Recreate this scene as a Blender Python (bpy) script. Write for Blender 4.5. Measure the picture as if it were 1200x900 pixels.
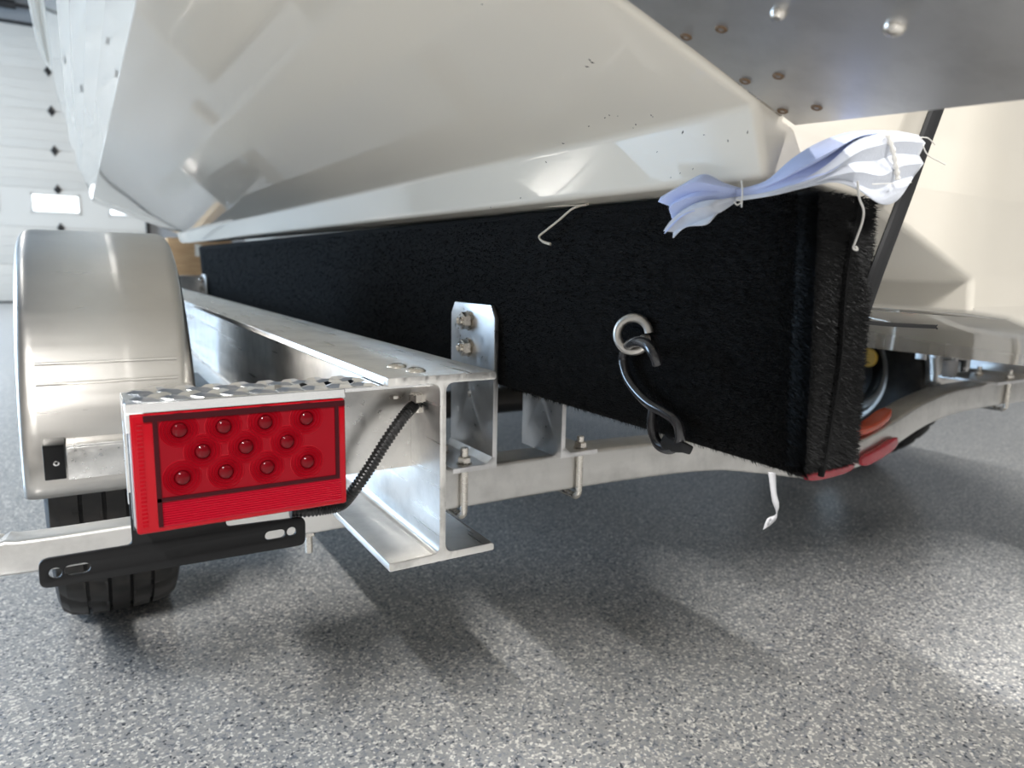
import bpy, bmesh, math, random
from mathutils import Vector, Matrix
from mathutils.geometry import tessellate_polygon
random.seed(7)
PI = math.pi
C = bpy.context.scene.collection
for o in list(bpy.data.objects): bpy.data.objects.remove(o)

# ------------------------------------------------------------------ camera
H = 0.583                      # camera height above the floor
FPX = 825.0                    # focal length in pixels of a 1200 px wide frame
ROW = ((0.8557, -0.5171, 0.0196), (-0.0663, -0.1472, -0.9869), (0.5132, 0.8432, -0.1602))
cam = bpy.data.cameras.new('camera'); camo = bpy.data.objects.new('camera', cam); C.objects.link(camo)
cx = Vector(ROW[0]).normalized(); cz = -Vector(ROW[2]).normalized(); cy = cz.cross(cx).normalized()
camo.matrix_world = Matrix(((cx.x, cy.x, cz.x, 0), (cx.y, cy.y, cz.y, 0), (cx.z, cy.z, cz.z, H), (0, 0, 0, 1)))
cam.sensor_width = 36; cam.lens = FPX/1200*36; cam.clip_start = 0.01
cam.dof.use_dof = True; cam.dof.focus_distance = 0.62; cam.dof.aperture_fstop = 7.0
sc = bpy.context.scene; sc.camera = camo

# ------------------------------------------------------------------ world, lamps, exposure
w = bpy.data.worlds.new('sky'); sc.world = w; w.use_nodes = True
bg = w.node_tree.nodes['Background']; bg.inputs[0].default_value = (0.80, 0.90, 1.0, 1); bg.inputs[1].default_value = 3.0
sc.view_settings.view_transform = 'Standard'; sc.view_settings.look = 'None'
sc.view_settings.exposure = 0.66; sc.view_settings.gamma = 1
def area(name, loc, size, power, color=(1, 1, 1), rot=(0, 0, 0)):
    l = bpy.data.lights.new(name, 'AREA'); l.shape = 'RECTANGLE'; l.size, l.size_y = size
    l.energy = power; l.color = color
    o = bpy.data.objects.new(name, l); C.objects.link(o); o.location = loc; o.rotation_euler = rot
    return o
WARM = (1.0, 0.985, 0.955)
LAMPS = [(-2.1, -3.3, 4.6), (-2.1, -7.2, .1), (1.7, -1.5, 1.9),
         (-2.1, 3.2, .06), (-2.1, 8.4, .75), (1.7, 8.4, .65), (5.2, -1.5, .3)]
for i, (x, y, k) in enumerate(LAMPS):
    area('ceiling_lamp_light', (x, y, 4.18), (0.09, 1.7), 70*k, WARM)
area('doorway_daylight', (-4.9, 6.8, 1.75), (3.4, 3.2), 270, (0.42, 0.68, 1.0), (0, -PI/2, 0))

# ------------------------------------------------------------------ materials
def mat(name, color, rough=0.5, metal=0.0, coat=0.0, **kw):
    m = bpy.data.materials.new(name); m.use_nodes = True
    b = m.node_tree.nodes['Principled BSDF']
    b.inputs['Base Color'].default_value = (*color, 1); b.inputs['Roughness'].default_value = rough
    b.inputs['Metallic'].default_value = metal; b.inputs['Coat Weight'].default_value = coat
    b.inputs['Coat Roughness'].default_value = 0.04
    for k, v in kw.items(): b.inputs[k.replace('_', ' ')].default_value = v
    return m
def nt(m): return m.node_tree.nodes, m.node_tree.links, m.node_tree.nodes['Principled BSDF']
def coords(m, scale=(1, 1, 1), rot=(0, 0, 0), kind='Object'):
    n, l, b = nt(m); t = n.new('ShaderNodeTexCoord'); mp = n.new('ShaderNodeMapping')
    mp.inputs['Scale'].default_value = scale; mp.inputs['Rotation'].default_value = rot
    l.new(t.outputs[kind], mp.inputs[0]); return mp.outputs[0]
def noise(m, vec, scale, detail=4, rough=.55):
    n, l, b = nt(m); t = n.new('ShaderNodeTexNoise'); t.inputs['Scale'].default_value = scale
    t.inputs['Detail'].default_value = detail; t.inputs['Roughness'].default_value = rough
    l.new(vec, t.inputs['Vector']); return t.outputs['Fac']
def ramp(m, fac, stops, const=False):
    n, l, b = nt(m); r = n.new('ShaderNodeValToRGB'); e = r.color_ramp.elements
    if const: r.color_ramp.interpolation = 'CONSTANT'
    while len(e) < len(stops): e.new(0.5)
    for el, (p, c) in zip(e, stops):
        el.position = p; el.color = (*c, 1) if len(c) == 3 else c
    l.new(fac, r.inputs[0]); return r.outputs[0]
def bump(m, h, strength=.3, dist=.001):
    n, l, b = nt(m); k = n.new('ShaderNodeBump'); k.inputs['Strength'].default_value = strength
    k.inputs['Distance'].default_value = dist; l.new(h, k.inputs['Height']); l.new(k.outputs[0], b.inputs['Normal'])
def g(v): return (v, v, v)
M = {}
def metal(name, col, r0, r1, scale=(1, 1, 1), sc_=40, bm=.05, stain=0.0):
    m = mat(name, col, r0, 1.0); n, l, b = nt(m); v = coords(m, scale)
    f = noise(m, v, sc_, 5); l.new(ramp(m, f, [(.3, g(r0)), (.7, g(r1))]), b.inputs['Roughness'])
    d = 1-stain
    f2 = noise(m, coords(m), 22, 6, .65)
    l.new(ramp(m, f2, [(.34, tuple(c*d for c in col)), (.56, col)]), b.inputs['Base Color'])
    if bm: bump(m, f, bm, .0008)
    M[name] = m
metal('mill_aluminium', (.80, .785, .76), .24, .42, (1, .04, 1), 120, .05, .16)
metal('saw_cut', (.86, .84, .80), .28, .65, (1, 1, .14), 190, 1.0, .35)
metal('polished_aluminium', (.66, .635, .60), .27, .34, (.05, 1, 1), 60, .0, .03)
metal('bright_tread', (.90, .89, .88), .07, .14, (1, 1, 1), 50, .03, .05)
metal('bracket_aluminium', (.80, .79, .785), .26, .44, (1, 1, 1), 70, .05, .14)
metal('tube_aluminium', (.76, .745, .72), .34, .52, (.06, 1, 1), 90, .04, .16)
metal('stainless', (.70, .66, .60), .2, .32, (1, 1, 1), 90, 0, .05)
metal('tab_steel', (.62, .615, .61), .40, .52, (1, 1, 1), 14, .015, .12)
metal('zinc', (.62, .59, .54), .36, .55, (1, 1, 1), 260, .2, .3)
M['gelcoat'] = mat('gelcoat', (.77, .72, .63), .55, 0, 1.0, Specular_IOR_Level=.1)
M['gelcoat'].node_tree.nodes['Principled BSDF'].inputs['Coat Roughness'].default_value = .008
M['black_paint'] = mat('black_paint', (.006, .006, .0065), .36, 0, 0, Specular_IOR_Level=.3)
M['black_plastic'] = mat('black_plastic', (.012, .012, .012), .34)
M['black_coat'] = mat('black_coat', (.022, .021, .023), .24, 0, .5)
M['strap'] = mat('strap', (.010, .010, .011), .7)
M['rubber'] = mat('rubber', (.022, .021, .02), .55)
n, l, b = nt(M['rubber']); f = noise(M['rubber'], coords(M['rubber']), 40, 6)
l.new(ramp(M['rubber'], f, [(.35, (.008, .0075, .007)), (.75, (.032, .027, .023))]), b.inputs['Base Color'])
M['carpet'] = mat('carpet', (.0032, .0032, .0034), .95)
bump(M['carpet'], noise(M['carpet'], coords(M['carpet'], (1, .25, 1)), 900, 3), .9, .003)
M['pile'] = mat('pile', (.0034, .0033, .0034), .5)
for k in ('carpet', 'pile', 'lens_inner') if 'lens_inner' in M else ('carpet', 'pile'): M[k].node_tree.nodes['Principled BSDF'].inputs['Specular IOR Level'].default_value = .22
M['lens'] = mat('lens', (.44, .004, .012), .14, 0, .0, Specular_IOR_Level=.25)
b = M['lens'].node_tree.nodes['Principled BSDF']; b.inputs['Subsurface Weight'].default_value = .25; b.inputs['Subsurface Radius'].default_value = (.01, .001, .001)
M['lens_inner'] = mat('lens_inner', (.27, .004, .011), .30, 0, .0, Specular_IOR_Level=.12)
M['lens_ring'] = mat('lens_ring', (.34, .004, .012), .1, 0, .0, Specular_IOR_Level=.25)
M['lens_dark'] = mat('lens_dark', (.045, .002, .005), .5, 0, 0, Specular_IOR_Level=.2)
M['led_dome'] = mat('led_dome', (.15, .002, .006), .12, .0, .0, Specular_IOR_Level=.22)
M['reflector'] = mat('reflector', (.40, .004, .018), .2, 0, .0, Specular_IOR_Level=.25)
M['grey_plastic'] = mat('grey_plastic', (.5, .48, .47), .35)
M['amber'] = mat('amber', (.55, .07, .02), .2, 0, .6)
M['yellow'] = mat('yellow', (.75, .48, .08), .5)
M['red_lens'] = mat('red_lens', (.5, .01, .03), .18, 0, .8)
M['cloth_blue'] = mat('cloth_blue', (.50, .58, .86), .85, 0, 0, Sheen_Weight=.3)
M['cloth_white'] = mat('cloth_white', (.60, .63, .70), .85, 0, 0, Sheen_Weight=.3)
for k in ('cloth_blue', 'cloth_white'):
    bump(M[k], noise(M[k], coords(M[k]), 500, 3), .25, .001)
M['thread'] = mat('thread', (.72, .70, .66), .8)
M['cord'] = mat('cord', (.62, .56, .46), .8)
M['paper'] = mat('paper', (.48, .48, .50), .6)
M['ink'] = mat('ink', (.05, .05, .06), .6)
M['rust'] = mat('rust', (.16, .10, .055), .5, .4)
M['door'] = mat('door', (.66, .61, .54), .35)
M['wall'] = mat('wall', (.28, .275, .27), .7)
M['ceiling'] = mat('ceiling', (.28,.28,.28), .8)
M['dark_steel'] = mat('dark_steel', (.05, .047, .045), .45, .8)
M['brake'] = mat('brake', (.015, .015, .016), .5, .3)
M['cardboard'] = mat('cardboard', (.48, .29, .15), .8)
n, l, b = nt(M['cardboard']); f = noise(M['cardboard'], coords(M['cardboard'], (1, 1, 8)), 6, 5)
l.new(ramp(M['cardboard'], f, [(.3, (.40, .23, .11)), (.7, (.56, .36, .19))]), b.inputs['Base Color'])
M['tape'] = mat('tape', (.8, .76, .68), .4)
m = mat('pane', (.9, .95, 1), .05); M['pane'] = m; n, l, b = nt(m)
tr = n.new('ShaderNodeBsdfTransparent'); gl = n.new('ShaderNodeBsdfGlossy'); gl.inputs['Roughness'].default_value = .05
mx = n.new('ShaderNodeMixShader'); mx.inputs[0].default_value = .06
l.new(tr.outputs[0], mx.inputs[1]); l.new(gl.outputs[0], mx.inputs[2]); l.new(mx.outputs[0], n['Material Output'].inputs[0])
m = mat('lamp_diffuser', (1, 1, 1), .5); M['lamp_diffuser'] = m
m.node_tree.nodes['Principled BSDF'].inputs['Emission Color'].default_value = (*WARM, 1)
m.node_tree.nodes['Principled BSDF'].inputs['Emission Strength'].default_value = 6
# speckled epoxy floor: broadcast vinyl flakes under a clear coat
m = mat('flake_floor', (.3, .3, .3), .3, 0, .35); M['flake_floor'] = m; n, l, b = nt(m)
b.inputs['Coat Roughness'].default_value = .22
def vor(vec, scale):
    v = n.new('ShaderNodeTexVoronoi'); v.inputs['Scale'].default_value = scale; l.new(vec, v.inputs['Vector'])
    s = n.new('ShaderNodeSeparateColor'); l.new(v.outputs['Color'], s.inputs[0]); return s.outputs[0], v
vec = coords(m)
warp = n.new('ShaderNodeTexNoise'); warp.inputs['Scale'].default_value = 160; l.new(vec, warp.inputs['Vector'])
ad = n.new('ShaderNodeMixRGB'); ad.blend_type = 'ADD'; ad.inputs[0].default_value = .006
l.new(vec, ad.inputs[1]); l.new(warp.outputs['Color'], ad.inputs[2])
c1, v1 = vor(ad.outputs[0], 285); c2, v2 = vor(vec, 330)
base = ramp(m, c1, [(0, (.06, .072, .09)), (.05, (.17, .19, .22)), (.13, (.33, .34, .355)), (.40, (.40, .40, .40)),
                    (.64, (.46, .45, .44)), (.73, (.72, .70, .66)), (.85, (.86, .84, .79)), (.96, (.28, .30, .34))], True)
small = ramp(m, c2, [(0, (0, 0, 0)), (.82, (1, 1, 1))], True)
mx = n.new('ShaderNodeMixRGB'); l.new(small, mx.inputs[0]); l.new(base, mx.inputs[1]); mx.inputs[2].default_value = (.39, .393, .396, 1)
l.new(mx.outputs[0], b.inputs['Base Color'])
bump(m, noise(m, vec, 90, 3), .25, .0012)

# ------------------------------------------------------------------ geometry helpers
class MB:
    def __init__(s): s.v = []; s.f = []; s.m = []
    def add(s, vs, fs, mi=0):
        k = len(s.v); s.v += [Vector(p) for p in vs]
        s.f += [tuple(i+k for i in f) for f in fs]; s.m += [mi]*len(fs); return s
    def box(s, x0, x1, y0, y1, z0, z1, bev=0.0, mi=0, seg=2):
        bm = bmesh.new(); bmesh.ops.create_cube(bm, size=1)
        for v in bm.verts: v.co = Vector(((x0+x1)/2+v.co.x*(x1-x0), (y0+y1)/2+v.co.y*(y1-y0), (z0+z1)/2+v.co.z*(z1-z0)))
        if bev: bmesh.ops.bevel(bm, geom=bm.edges[:], offset=bev, segments=seg, profile=.5, affect='EDGES')
        return s.bm(bm, mi)
    def bm(s, bm, mi=0):
        bm.verts.index_update(); s.add([v.co.copy() for v in bm.verts], [[v.index for v in f.verts] for f in bm.faces], mi); bm.free(); return s
    def prism(s, poly, frame, d0, d1, bev=0.0, mi=0, holes=None):
        """poly in (a,b); frame = (origin, A, B, D)"""
        o, A, B, D = [Vector(q) for q in frame]
        bm = bmesh.new(); vs = [bm.verts.new(o+A*a+B*b_+D*d0) for a, b_ in poly]; f = bm.faces.new(vs)
        r = bmesh.ops.extrude_face_region(bm, geom=[f])
        for v in r['geom']:
            if isinstance(v, bmesh.types.BMVert): v.co += D*(d1-d0)
        bmesh.ops.recalc_face_normals(bm, faces=bm.faces[:])
        if bev:
            es = [e for e in bm.edges if any(len(q.verts) == len(poly) for q in e.link_faces)]
            bmesh.ops.bevel(bm, geom=es, offset=bev, segments=2, profile=.5, affect='EDGES')
        return s.bm(bm, mi)
    def tube(s, pts, r, n=10, caps=True, mi=0, flat=1.0):
        pts = [Vector(p) for p in pts]; N = len(pts); rr = r if hasattr(r, '__len__') else [r]*N
        T = [(pts[min(i+1, N-1)]-pts[max(i-1, 0)]).normalized() for i in range(N)]
        up = Vector((0, 0, 1)) if abs(T[0].z) < .9 else Vector((1, 0, 0)); u = (up-T[0]*up.dot(T[0])).normalized()
        vs = []
        for i in range(N):
            u = (u-T[i]*u.dot(T[i])).normalized(); v = T[i].cross(u)
            vs += [pts[i]+(u*math.cos(2*PI*k/n)+v*math.sin(2*PI*k/n)*flat)*rr[i] for k in range(n)]
        fs = [(i*n+k, i*n+(k+1) % n, (i+1)*n+(k+1) % n, (i+1)*n+k) for i in range(N-1) for k in range(n)]
        if caps: fs += [tuple(range(n))[::-1], tuple((N-1)*n+k for k in range(n))]
        return s.add(vs, fs, mi)
    def lathe(s, prof, o, axis, n=24, mi=0, mod=None):
        """prof: (r, h) along axis from o"""
        o = Vector(o); a = Vector(axis).normalized(); up = Vector((0, 0, 1)) if abs(a.z) < .9 else Vector((1, 0, 0))
        u = (up-a*up.dot(a)).normalized(); v = a.cross(u); vs = []; P = len(prof)
        for j in range(n):
            t = 2*PI*j/n
            for i, (r, h) in enumerate(prof):
                q = r+(mod(i, j) if mod else 0)
                vs.append(o+a*h+(u*math.cos(t)+v*math.sin(t))*q)
        fs = [(j*P+i, ((j+1) % n)*P+i, ((j+1) % n)*P+i+1, j*P+i+1) for j in range(n) for i in range(P-1)]
        return s.add(vs, fs, mi)
    def loft(s, rows, mi=0):
        P = len(rows[0]); vs = [p for r in rows for p in r]
        return s.add(vs, [(i*P+k, i*P+k+1, (i+1)*P+k+1, (i+1)*P+k) for i in range(len(rows)-1) for k in range(P-1)], mi)
    def build(s, name, mats, parent=None, label=None, thick=0, ang=34, subdiv=0, weld=True, origin=None):
        lo = Vector([min(v[i] for v in s.v) for i in range(3)]); hi = Vector([max(v[i] for v in s.v) for i in range(3)])
        c = Vector(origin) if origin else (lo+hi)/2
        me = bpy.data.meshes.new(name); me.from_pydata([v-c for v in s.v], [], s.f)
        if not isinstance(mats, (list, tuple)): mats = [mats]
        for q in mats: me.materials.append(M[q])
        for p, k in zip(me.polygons, s.m): p.material_index = k
        if weld:
            bm = bmesh.new(); bm.from_mesh(me); bmesh.ops.remove_doubles(bm, verts=bm.verts, dist=1e-6)
            bmesh.ops.recalc_face_normals(bm, faces=bm.faces[:]); bm.to_mesh(me); bm.free()
        me.shade_smooth(); me.set_sharp_from_angle(angle=math.radians(ang))
        o = bpy.data.objects.new(name, me); C.objects.link(o)
        o.location = c-wl(parent) if parent else c
        if parent: o.parent = parent
        if label: o['label'] = label
        if thick: k = o.modifiers.new('thickness', 'SOLIDIFY'); k.thickness = thick; k.offset = 0
        if subdiv: k = o.modifiers.new('smooth', 'SUBSURF'); k.levels = k.render_levels = subdiv
        return o
def wl(o):
    p = Vector((0, 0, 0))
    while o: p = p+o.location; o = o.parent
    return p
def tag(o, label, cat, group=None):
    o['label'] = label; o['category'] = cat
    if group: o['group'] = group
    return o
def thing(name, loc, label, cat, group=None):
    o = bpy.data.objects.new(name, None); C.objects.link(o); o.location = loc; o.empty_display_size = .05
    return tag(o, label, cat, group)
def struct(o): o['kind'] = 'structure'; return o
def dup(o, off=(0, 0, 0), parent=None):
    c = o.copy(); C.objects.link(c); c.location = o.location+Vector(off)
    if parent: c.parent = parent
    for ch in o.children: dup(ch, (0, 0, 0), c)
    return c
def W(x, y, z): return Vector((x, y, z+H))            # z measured from the eye level
_R = [Vector(r) for r in ROW]
def ray(u, v): return _R[0]*((u-600)/FPX)+_R[1]*((v-450)/FPX)+_R[2]
def PY(u, v, y): r = ray(u, v); return W(*(r*(y/r.y)))  # point of the plane Y=y
def PX(u, v, x): r = ray(u, v); return W(*(r*(x/r.x)))
def smooth_path(pts, n=8):
    pts = [Vector(p) for p in pts]; out = []
    for i in range(len(pts)-1):
        p0, p1, p2, p3 = pts[max(i-1, 0)], pts[i], pts[i+1], pts[min(i+2, len(pts)-1)]
        for k in range(n):
            t = k/n
            out.append(.5*((2*p1)+(p2-p0)*t+(2*p0-5*p1+4*p2-p3)*t*t+(3*p1-p0-3*p2+p3)*t**3))
    return out+[pts[-1]]
def fillet(poly, radii, n=4, closed=True):
    out = []; N = len(poly)
    for i in range(N):
        r = radii[i] if hasattr(radii, '__len__') else radii
        p = Vector(poly[i])
        if r <= 0 or (not closed and i in (0, N-1)): out.append(tuple(p)); continue
        a = Vector(poly[i-1])-p; c = Vector(poly[(i+1) % N])-p
        la, lc = a.length, c.length; a.normalize(); c.normalize()
        half = a.angle(c)/2
        d = min(r/math.tan(half), la*.49, lc*.49)
        q0, q1 = p+a*d, p+c*d
        for k in range(n+1):
            t = k/n; out.append(tuple(q0*(1-t)**2+p*2*t*(1-t)+q1*t*t))
    return out
def rrect(x0, x1, z0, z1, r, n=4): return fillet([(x0, z0), (x1, z0), (x1, z1), (x0, z1)], r, n)
def flat_holes(name, outer, holes, thick, frame, material, parent, bev=0.0006, label=None):
    """a plate with real holes: filled curve turned into a mesh"""
    cu = bpy.data.curves.new(name, 'CURVE'); cu.dimensions = '2D'; cu.fill_mode = 'BOTH'; cu.extrude = thick/2-bev; cu.bevel_depth = bev; cu.bevel_resolution = 1; cu.offset = -bev
    for pl in [outer]+holes:
        sp = cu.splines.new('POLY'); sp.points.add(len(pl)-1); sp.use_cyclic_u = True
        for p, q in zip(sp.points, pl): p.co = (q[0], q[1], 0, 1)
    t = bpy.data.objects.new('tmp', cu); C.objects.link(t)
    dg = bpy.context.evaluated_depsgraph_get(); me = bpy.data.meshes.new_from_object(t.evaluated_get(dg))
    bpy.data.objects.remove(t); bpy.data.curves.remove(cu)
    o, A, B, D = [Vector(q) for q in frame]; mb = MB()
    mb.add([o+A*v.co.x+B*v.co.y+D*v.co.z for v in me.vertices], [tuple(p.vertices) for p in me.polygons])
    bpy.data.meshes.remove(me)
    return mb.build(name, material, parent, label)
def circle(cx_, cz_, r, n=16): return [(cx_+r*math.cos(2*PI*k/n), cz_+r*math.sin(2*PI*k/n)) for k in range(n)]
def slot(x0, x1, z, r, n=8):
    return [(x1+r*math.cos(-PI/2+PI*k/n), z+r*math.sin(-PI/2+PI*k/n)) for k in range(n+1)] + \
           [(x0+r*math.cos(PI/2+PI*k/n), z+r*math.sin(PI/2+PI*k/n)) for k in range(n+1)]
def hexnut(mb, o, axis, r, h, mi=0):
    mb.lathe([(0, 0), (r*.82, 0), (r, h*.12), (r, h*.88), (r*.82, h), (0, h)], o, axis, 6, mi); return mb
XA, YA, ZA = Vector((1, 0, 0)), Vector((0, 1, 0)), Vector((0, 0, 1))
XZ = (Vector((0, 0, H)), XA, ZA, YA)      # a = X, b = height from eye level, extruded along Y

# ------------------------------------------------------------------ the workshop
X0, X1, Y0, Y1, ZC = -5.0, 7.0, -9.0, 11.85, 4.4
struct(MB().add([(X0, Y0, 0), (X1, Y0, 0), (X1, Y1, 0), (X0, Y1, 0)], [(0, 1, 2, 3)]).build('floor', 'flake_floor', origin=(0, 0, 0)))
struct(MB().box(X0, X1, Y0, Y1, ZC, ZC+.1).build('ceiling', 'ceiling'))
struct(MB().box(X1, X1+.1, Y0, Y1, 0, ZC).build('wall_right', 'wall'))
struct(MB().box(X0, X1, Y0-.1, Y0, 0, ZC).build('wall_back', 'wall'))
# left wall with the open doorway daylight comes through
struct(MB().box(X0-.1, X0, Y0, 5.0, 0, ZC).box(X0-.1, X0, 8.6, Y1, 0, ZC).box(X0-.1, X0, 5.0, 8.6, 3.4, ZC).build('wall_left', 'wall'))
DX0, DX1, DH = -4.3, 0.86, 3.62
fw = MB().box(X0, DX0, Y1+.02, Y1+.16, 0, ZC).box(DX1, X1, Y1+.02, Y1+.16, 0, ZC).box(DX0, DX1, Y1+.02, Y1+.16, DH, ZC)
struct(fw.build('wall_front', 'wall'))
# sectional overhead door
dr = bpy.data.objects.new('door_1', None); C.objects.link(dr); dr.location = ((DX0+DX1)/2, Y1+.06, 0); struct(dr)
sec = DH/7
win = [(-.50-.93*i, .03-.93*i) for i in range(4)]+[(.42, .80)]
for k in range(7):
    a, b_ = k*sec+.006, (k+1)*sec-.006
    mb = MB()
    if k == 2:                                   # the glazed section
        zs, ze = 1.255, 1.47
        mb.box(DX0, DX1, Y1, Y1+.05, a, zs).box(DX0, DX1, Y1, Y1+.05, ze, b_)
        xs = sorted(win); prev = DX0
        for (p, q) in xs:
            mb.box(prev, p, Y1, Y1+.05, zs, ze); prev = q
        mb.box(prev, DX1, Y1, Y1+.05, zs, ze)
    else:
        mb.box(DX0, DX1, Y1, Y1+.05, a, b_, .008)
        for j in range(1, 4): mb.box(DX0+.02, DX1-.02, Y1-.006, Y1, a+(b_-a)*j/4-.012, a+(b_-a)*j/4+.012, .004)
    mb.box(DX0, DX1, Y1+.012, Y1+.05, b_-.001, b_+.02)
    pn = mb.build('door_panel', 'door', dr)
    if k == 2:
        for (p, q) in win:
            MB().box(p, q, Y1+.02, Y1+.03, 1.255, 1.47).build('pane', 'pane', pn)
            fr = MB()
            fr.box(p-.03, q+.03, Y1-.012, Y1, 1.225, 1.255, .004).box(p-.03, q+.03, Y1-.012, Y1, 1.47, 1.50, .004)
            fr.box(p-.03, p, Y1-.012, Y1, 1.225, 1.5, .004).box(q, q+.03, Y1-.012, Y1, 1.225, 1.5, .004)
            fr.build('window_frame', 'door', pn)
hg0 = None
for hx in (-.20, -1.6, -3.0, -4.1):
    for k in range(1, 7):
        zc = k*sec
        if hg0 is None:
            mb = MB(); mb.prism([(0, .075), (.038, .014), (.038, -.014), (0, -.075), (-.038, -.014), (-.038, .014)], ((hx, Y1, zc), XA, ZA, -YA), 0, .012, .003)
            mb.tube([(hx-.045, Y1-.02, zc), (hx+.045, Y1-.02, zc)], .012, 8)
            hg0 = mb.build('door_hinge', 'dark_steel', dr); h0p = (hx, zc)
        else: dup(hg0, (hx-h0p[0], 0, zc-h0p[1]), dr)
MB().box(DX1+.0, DX1+.05, Y1-.09, Y1+.02, 0, DH).build('door_track', 'dark_steel', dr)
sh = MB(); sh.tube([(DX0, Y1-.12, DH+.22), (DX1, Y1-.12, DH+.22)], .022, 10)
for q in range(5): sh.tube([(DX0+.3+q*.95, Y1-.12, DH+.22), (DX0+.95+q*.95, Y1-.12, DH+.22)], .055, 12)
sh.build('torsion_spring', 'dark_steel', dr)
for za, zb in ((DH+.02, DH+.05), (0, .022)): MB().box(DX0, DX1, Y1-.02, Y1+.03, za, zb).build('door_seal', 'black_plastic', dr)
# stacked cartons by the door
def carton(x, y, z, sx, sy, sz, label):
    t = thing('cardboard_box', (x, y, z), label, 'box', 'cartons by the overhead door')
    MB().box(x-sx/2, x+sx/2, y-sy/2, y+sy/2, z, z+sz, .008).build('carton', 'cardboard', t)
    MB().box(x-.03, x+.03, y-sy/2-.001, y+sy/2+.001, z+sz*.6, z+sz+.001, .0).build('packing_tape', 'tape', t)
carton(.86, 6.6, 0, .5, .5, .42, 'brown cardboard box on the floor beyond the mudguard, lower of its stack')
carton(.84, 6.6, .425, .46, .46, .36, 'brown cardboard box beyond the mudguard, topmost of its stack')
LAMP_AT = ['white tube ceiling light behind the camera on the left, nearer the trailer', 'white tube ceiling light at the back of the workshop on the left',
           'white tube ceiling light above the added outboard motor right of the trailer', 'white tube ceiling light beside the hull on the left',
           'white tube ceiling light on the left just before the overhead door', 'white tube ceiling light on the right just before the overhead door', 'white tube ceiling light near the right-hand wall']
for i, (x, y, k) in enumerate(LAMPS):
    t = thing('ceiling_light', (x, y, 4.2), LAMP_AT[i], 'light', 'ceiling lights of the workshop')
    MB().box(x-.07, x+.07, y-1.2, y+1.2, 4.22, 4.30, .01).build('lamp_housing', 'wall', t)
    MB().box(x-.05, x+.05, y-1.16, y+1.16, 4.20, 4.222).build('diffuser', 'lamp_diffuser', t)
    for s in (-.9, .9): MB().tube([(x, y+s, 4.30), (x, y+s, ZC)], .006, 6).build('hanger_rod', 'dark_steel', t)

# ------------------------------------------------------------------ the boat
XC = 1.06
boat = thing('boat', (XC, 1.8, H), 'cream glossy motorboat hull resting on black carpeted trailer bunks', 'boat')
SEC = [(-.060, .76), (-.030, .56), (.004, .425), (-.007, .417), (.011, .380), (.020, .345), (.010, .338), (.027, .305), (.040, .262), (.052, .206), (.085, .1945), (.356, .1015), (.370, .060),
       (.420, .0575), (.475, .050), (.527, .036), (.634, -.002), (.637, -.029), (.731, -.036), (XC, -.110)]
RAD = [0, .1, .004, .004, .01, .004, .004, .01, .01, .004, .01, .010, .009, 0, .02, .01, .006, .006, .01, 0]
HS = 1.03
SEC = [(x*HS, z*HS) if x < .70 else (x, z*HS) for x, z in SEC]
half = fillet(SEC, RAD, 4, False)
NP = len(half)
def station(y, inset=0.0):
    """mirrored hull section at distance y"""
    k = max(0.0, (y-3.25)/2.6)
    pts = []
    for i, (x, z) in enumerate(half):
        zz = z+.007*(y-.308)
        s = 1-k**1.9*(1.0 if z < .25 else .85)
        xx = XC-(XC-x)*max(s, .012)
        lift = (k**2.1)*(.62 if z < .25 else .16)
        zz = zz+lift*(1 if z < .25 else 1)
        pts.append(Vector((xx, y, zz)))
    if inset:
        q = []
        for i, p in enumerate(pts):
            a, c = pts[max(i-1, 0)], pts[min(i+1, NP-1)]
            t = Vector((c.x-a.x, 0, c.z-a.z)).normalized(); nrm = Vector((-t.z, 0, t.x))
            if nrm.dot(Vector((XC, 0, .4))-Vector((p.x, 0, p.z))) < 0: nrm = -nrm
            if i == NP-1: nrm = ZA
            q.append(p+nrm*inset)
        pts = q
    L = [W(*p) for p in pts]
    R = [W(2*XC-p.x, p.y, p.z) for p in pts[:-1]][::-1]
    return L+R
YT = .308*HS
RB = .006
rows = [station(YT+RB*(1-math.cos(a)), RB*(1-math.sin(a))) for a in [k/5*PI/2 for k in range(6)]]
for y in [.4, .6, .9, 1.3, 1.8, 2.4, 2.9, 3.2]+[3.25+2.6*(k/16) for k in range(1, 17)]:
    rows.append(station(y))
mb = MB(); mb.loft(rows)
NN = len(rows[0])
mb.add(rows[0], [tuple(t) for t in tessellate_polygon([[Vector((p.x, p.z, 0)) for p in rows[0]]])])   # transom face
for i in range(len(rows)-1): mb.add([rows[i][0], rows[i][-1], rows[i+1][-1], rows[i+1][0]], [(0, 1, 2, 3)])  # deck
hull = mb.build('hull', 'gelcoat', boat, ang=28)
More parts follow.
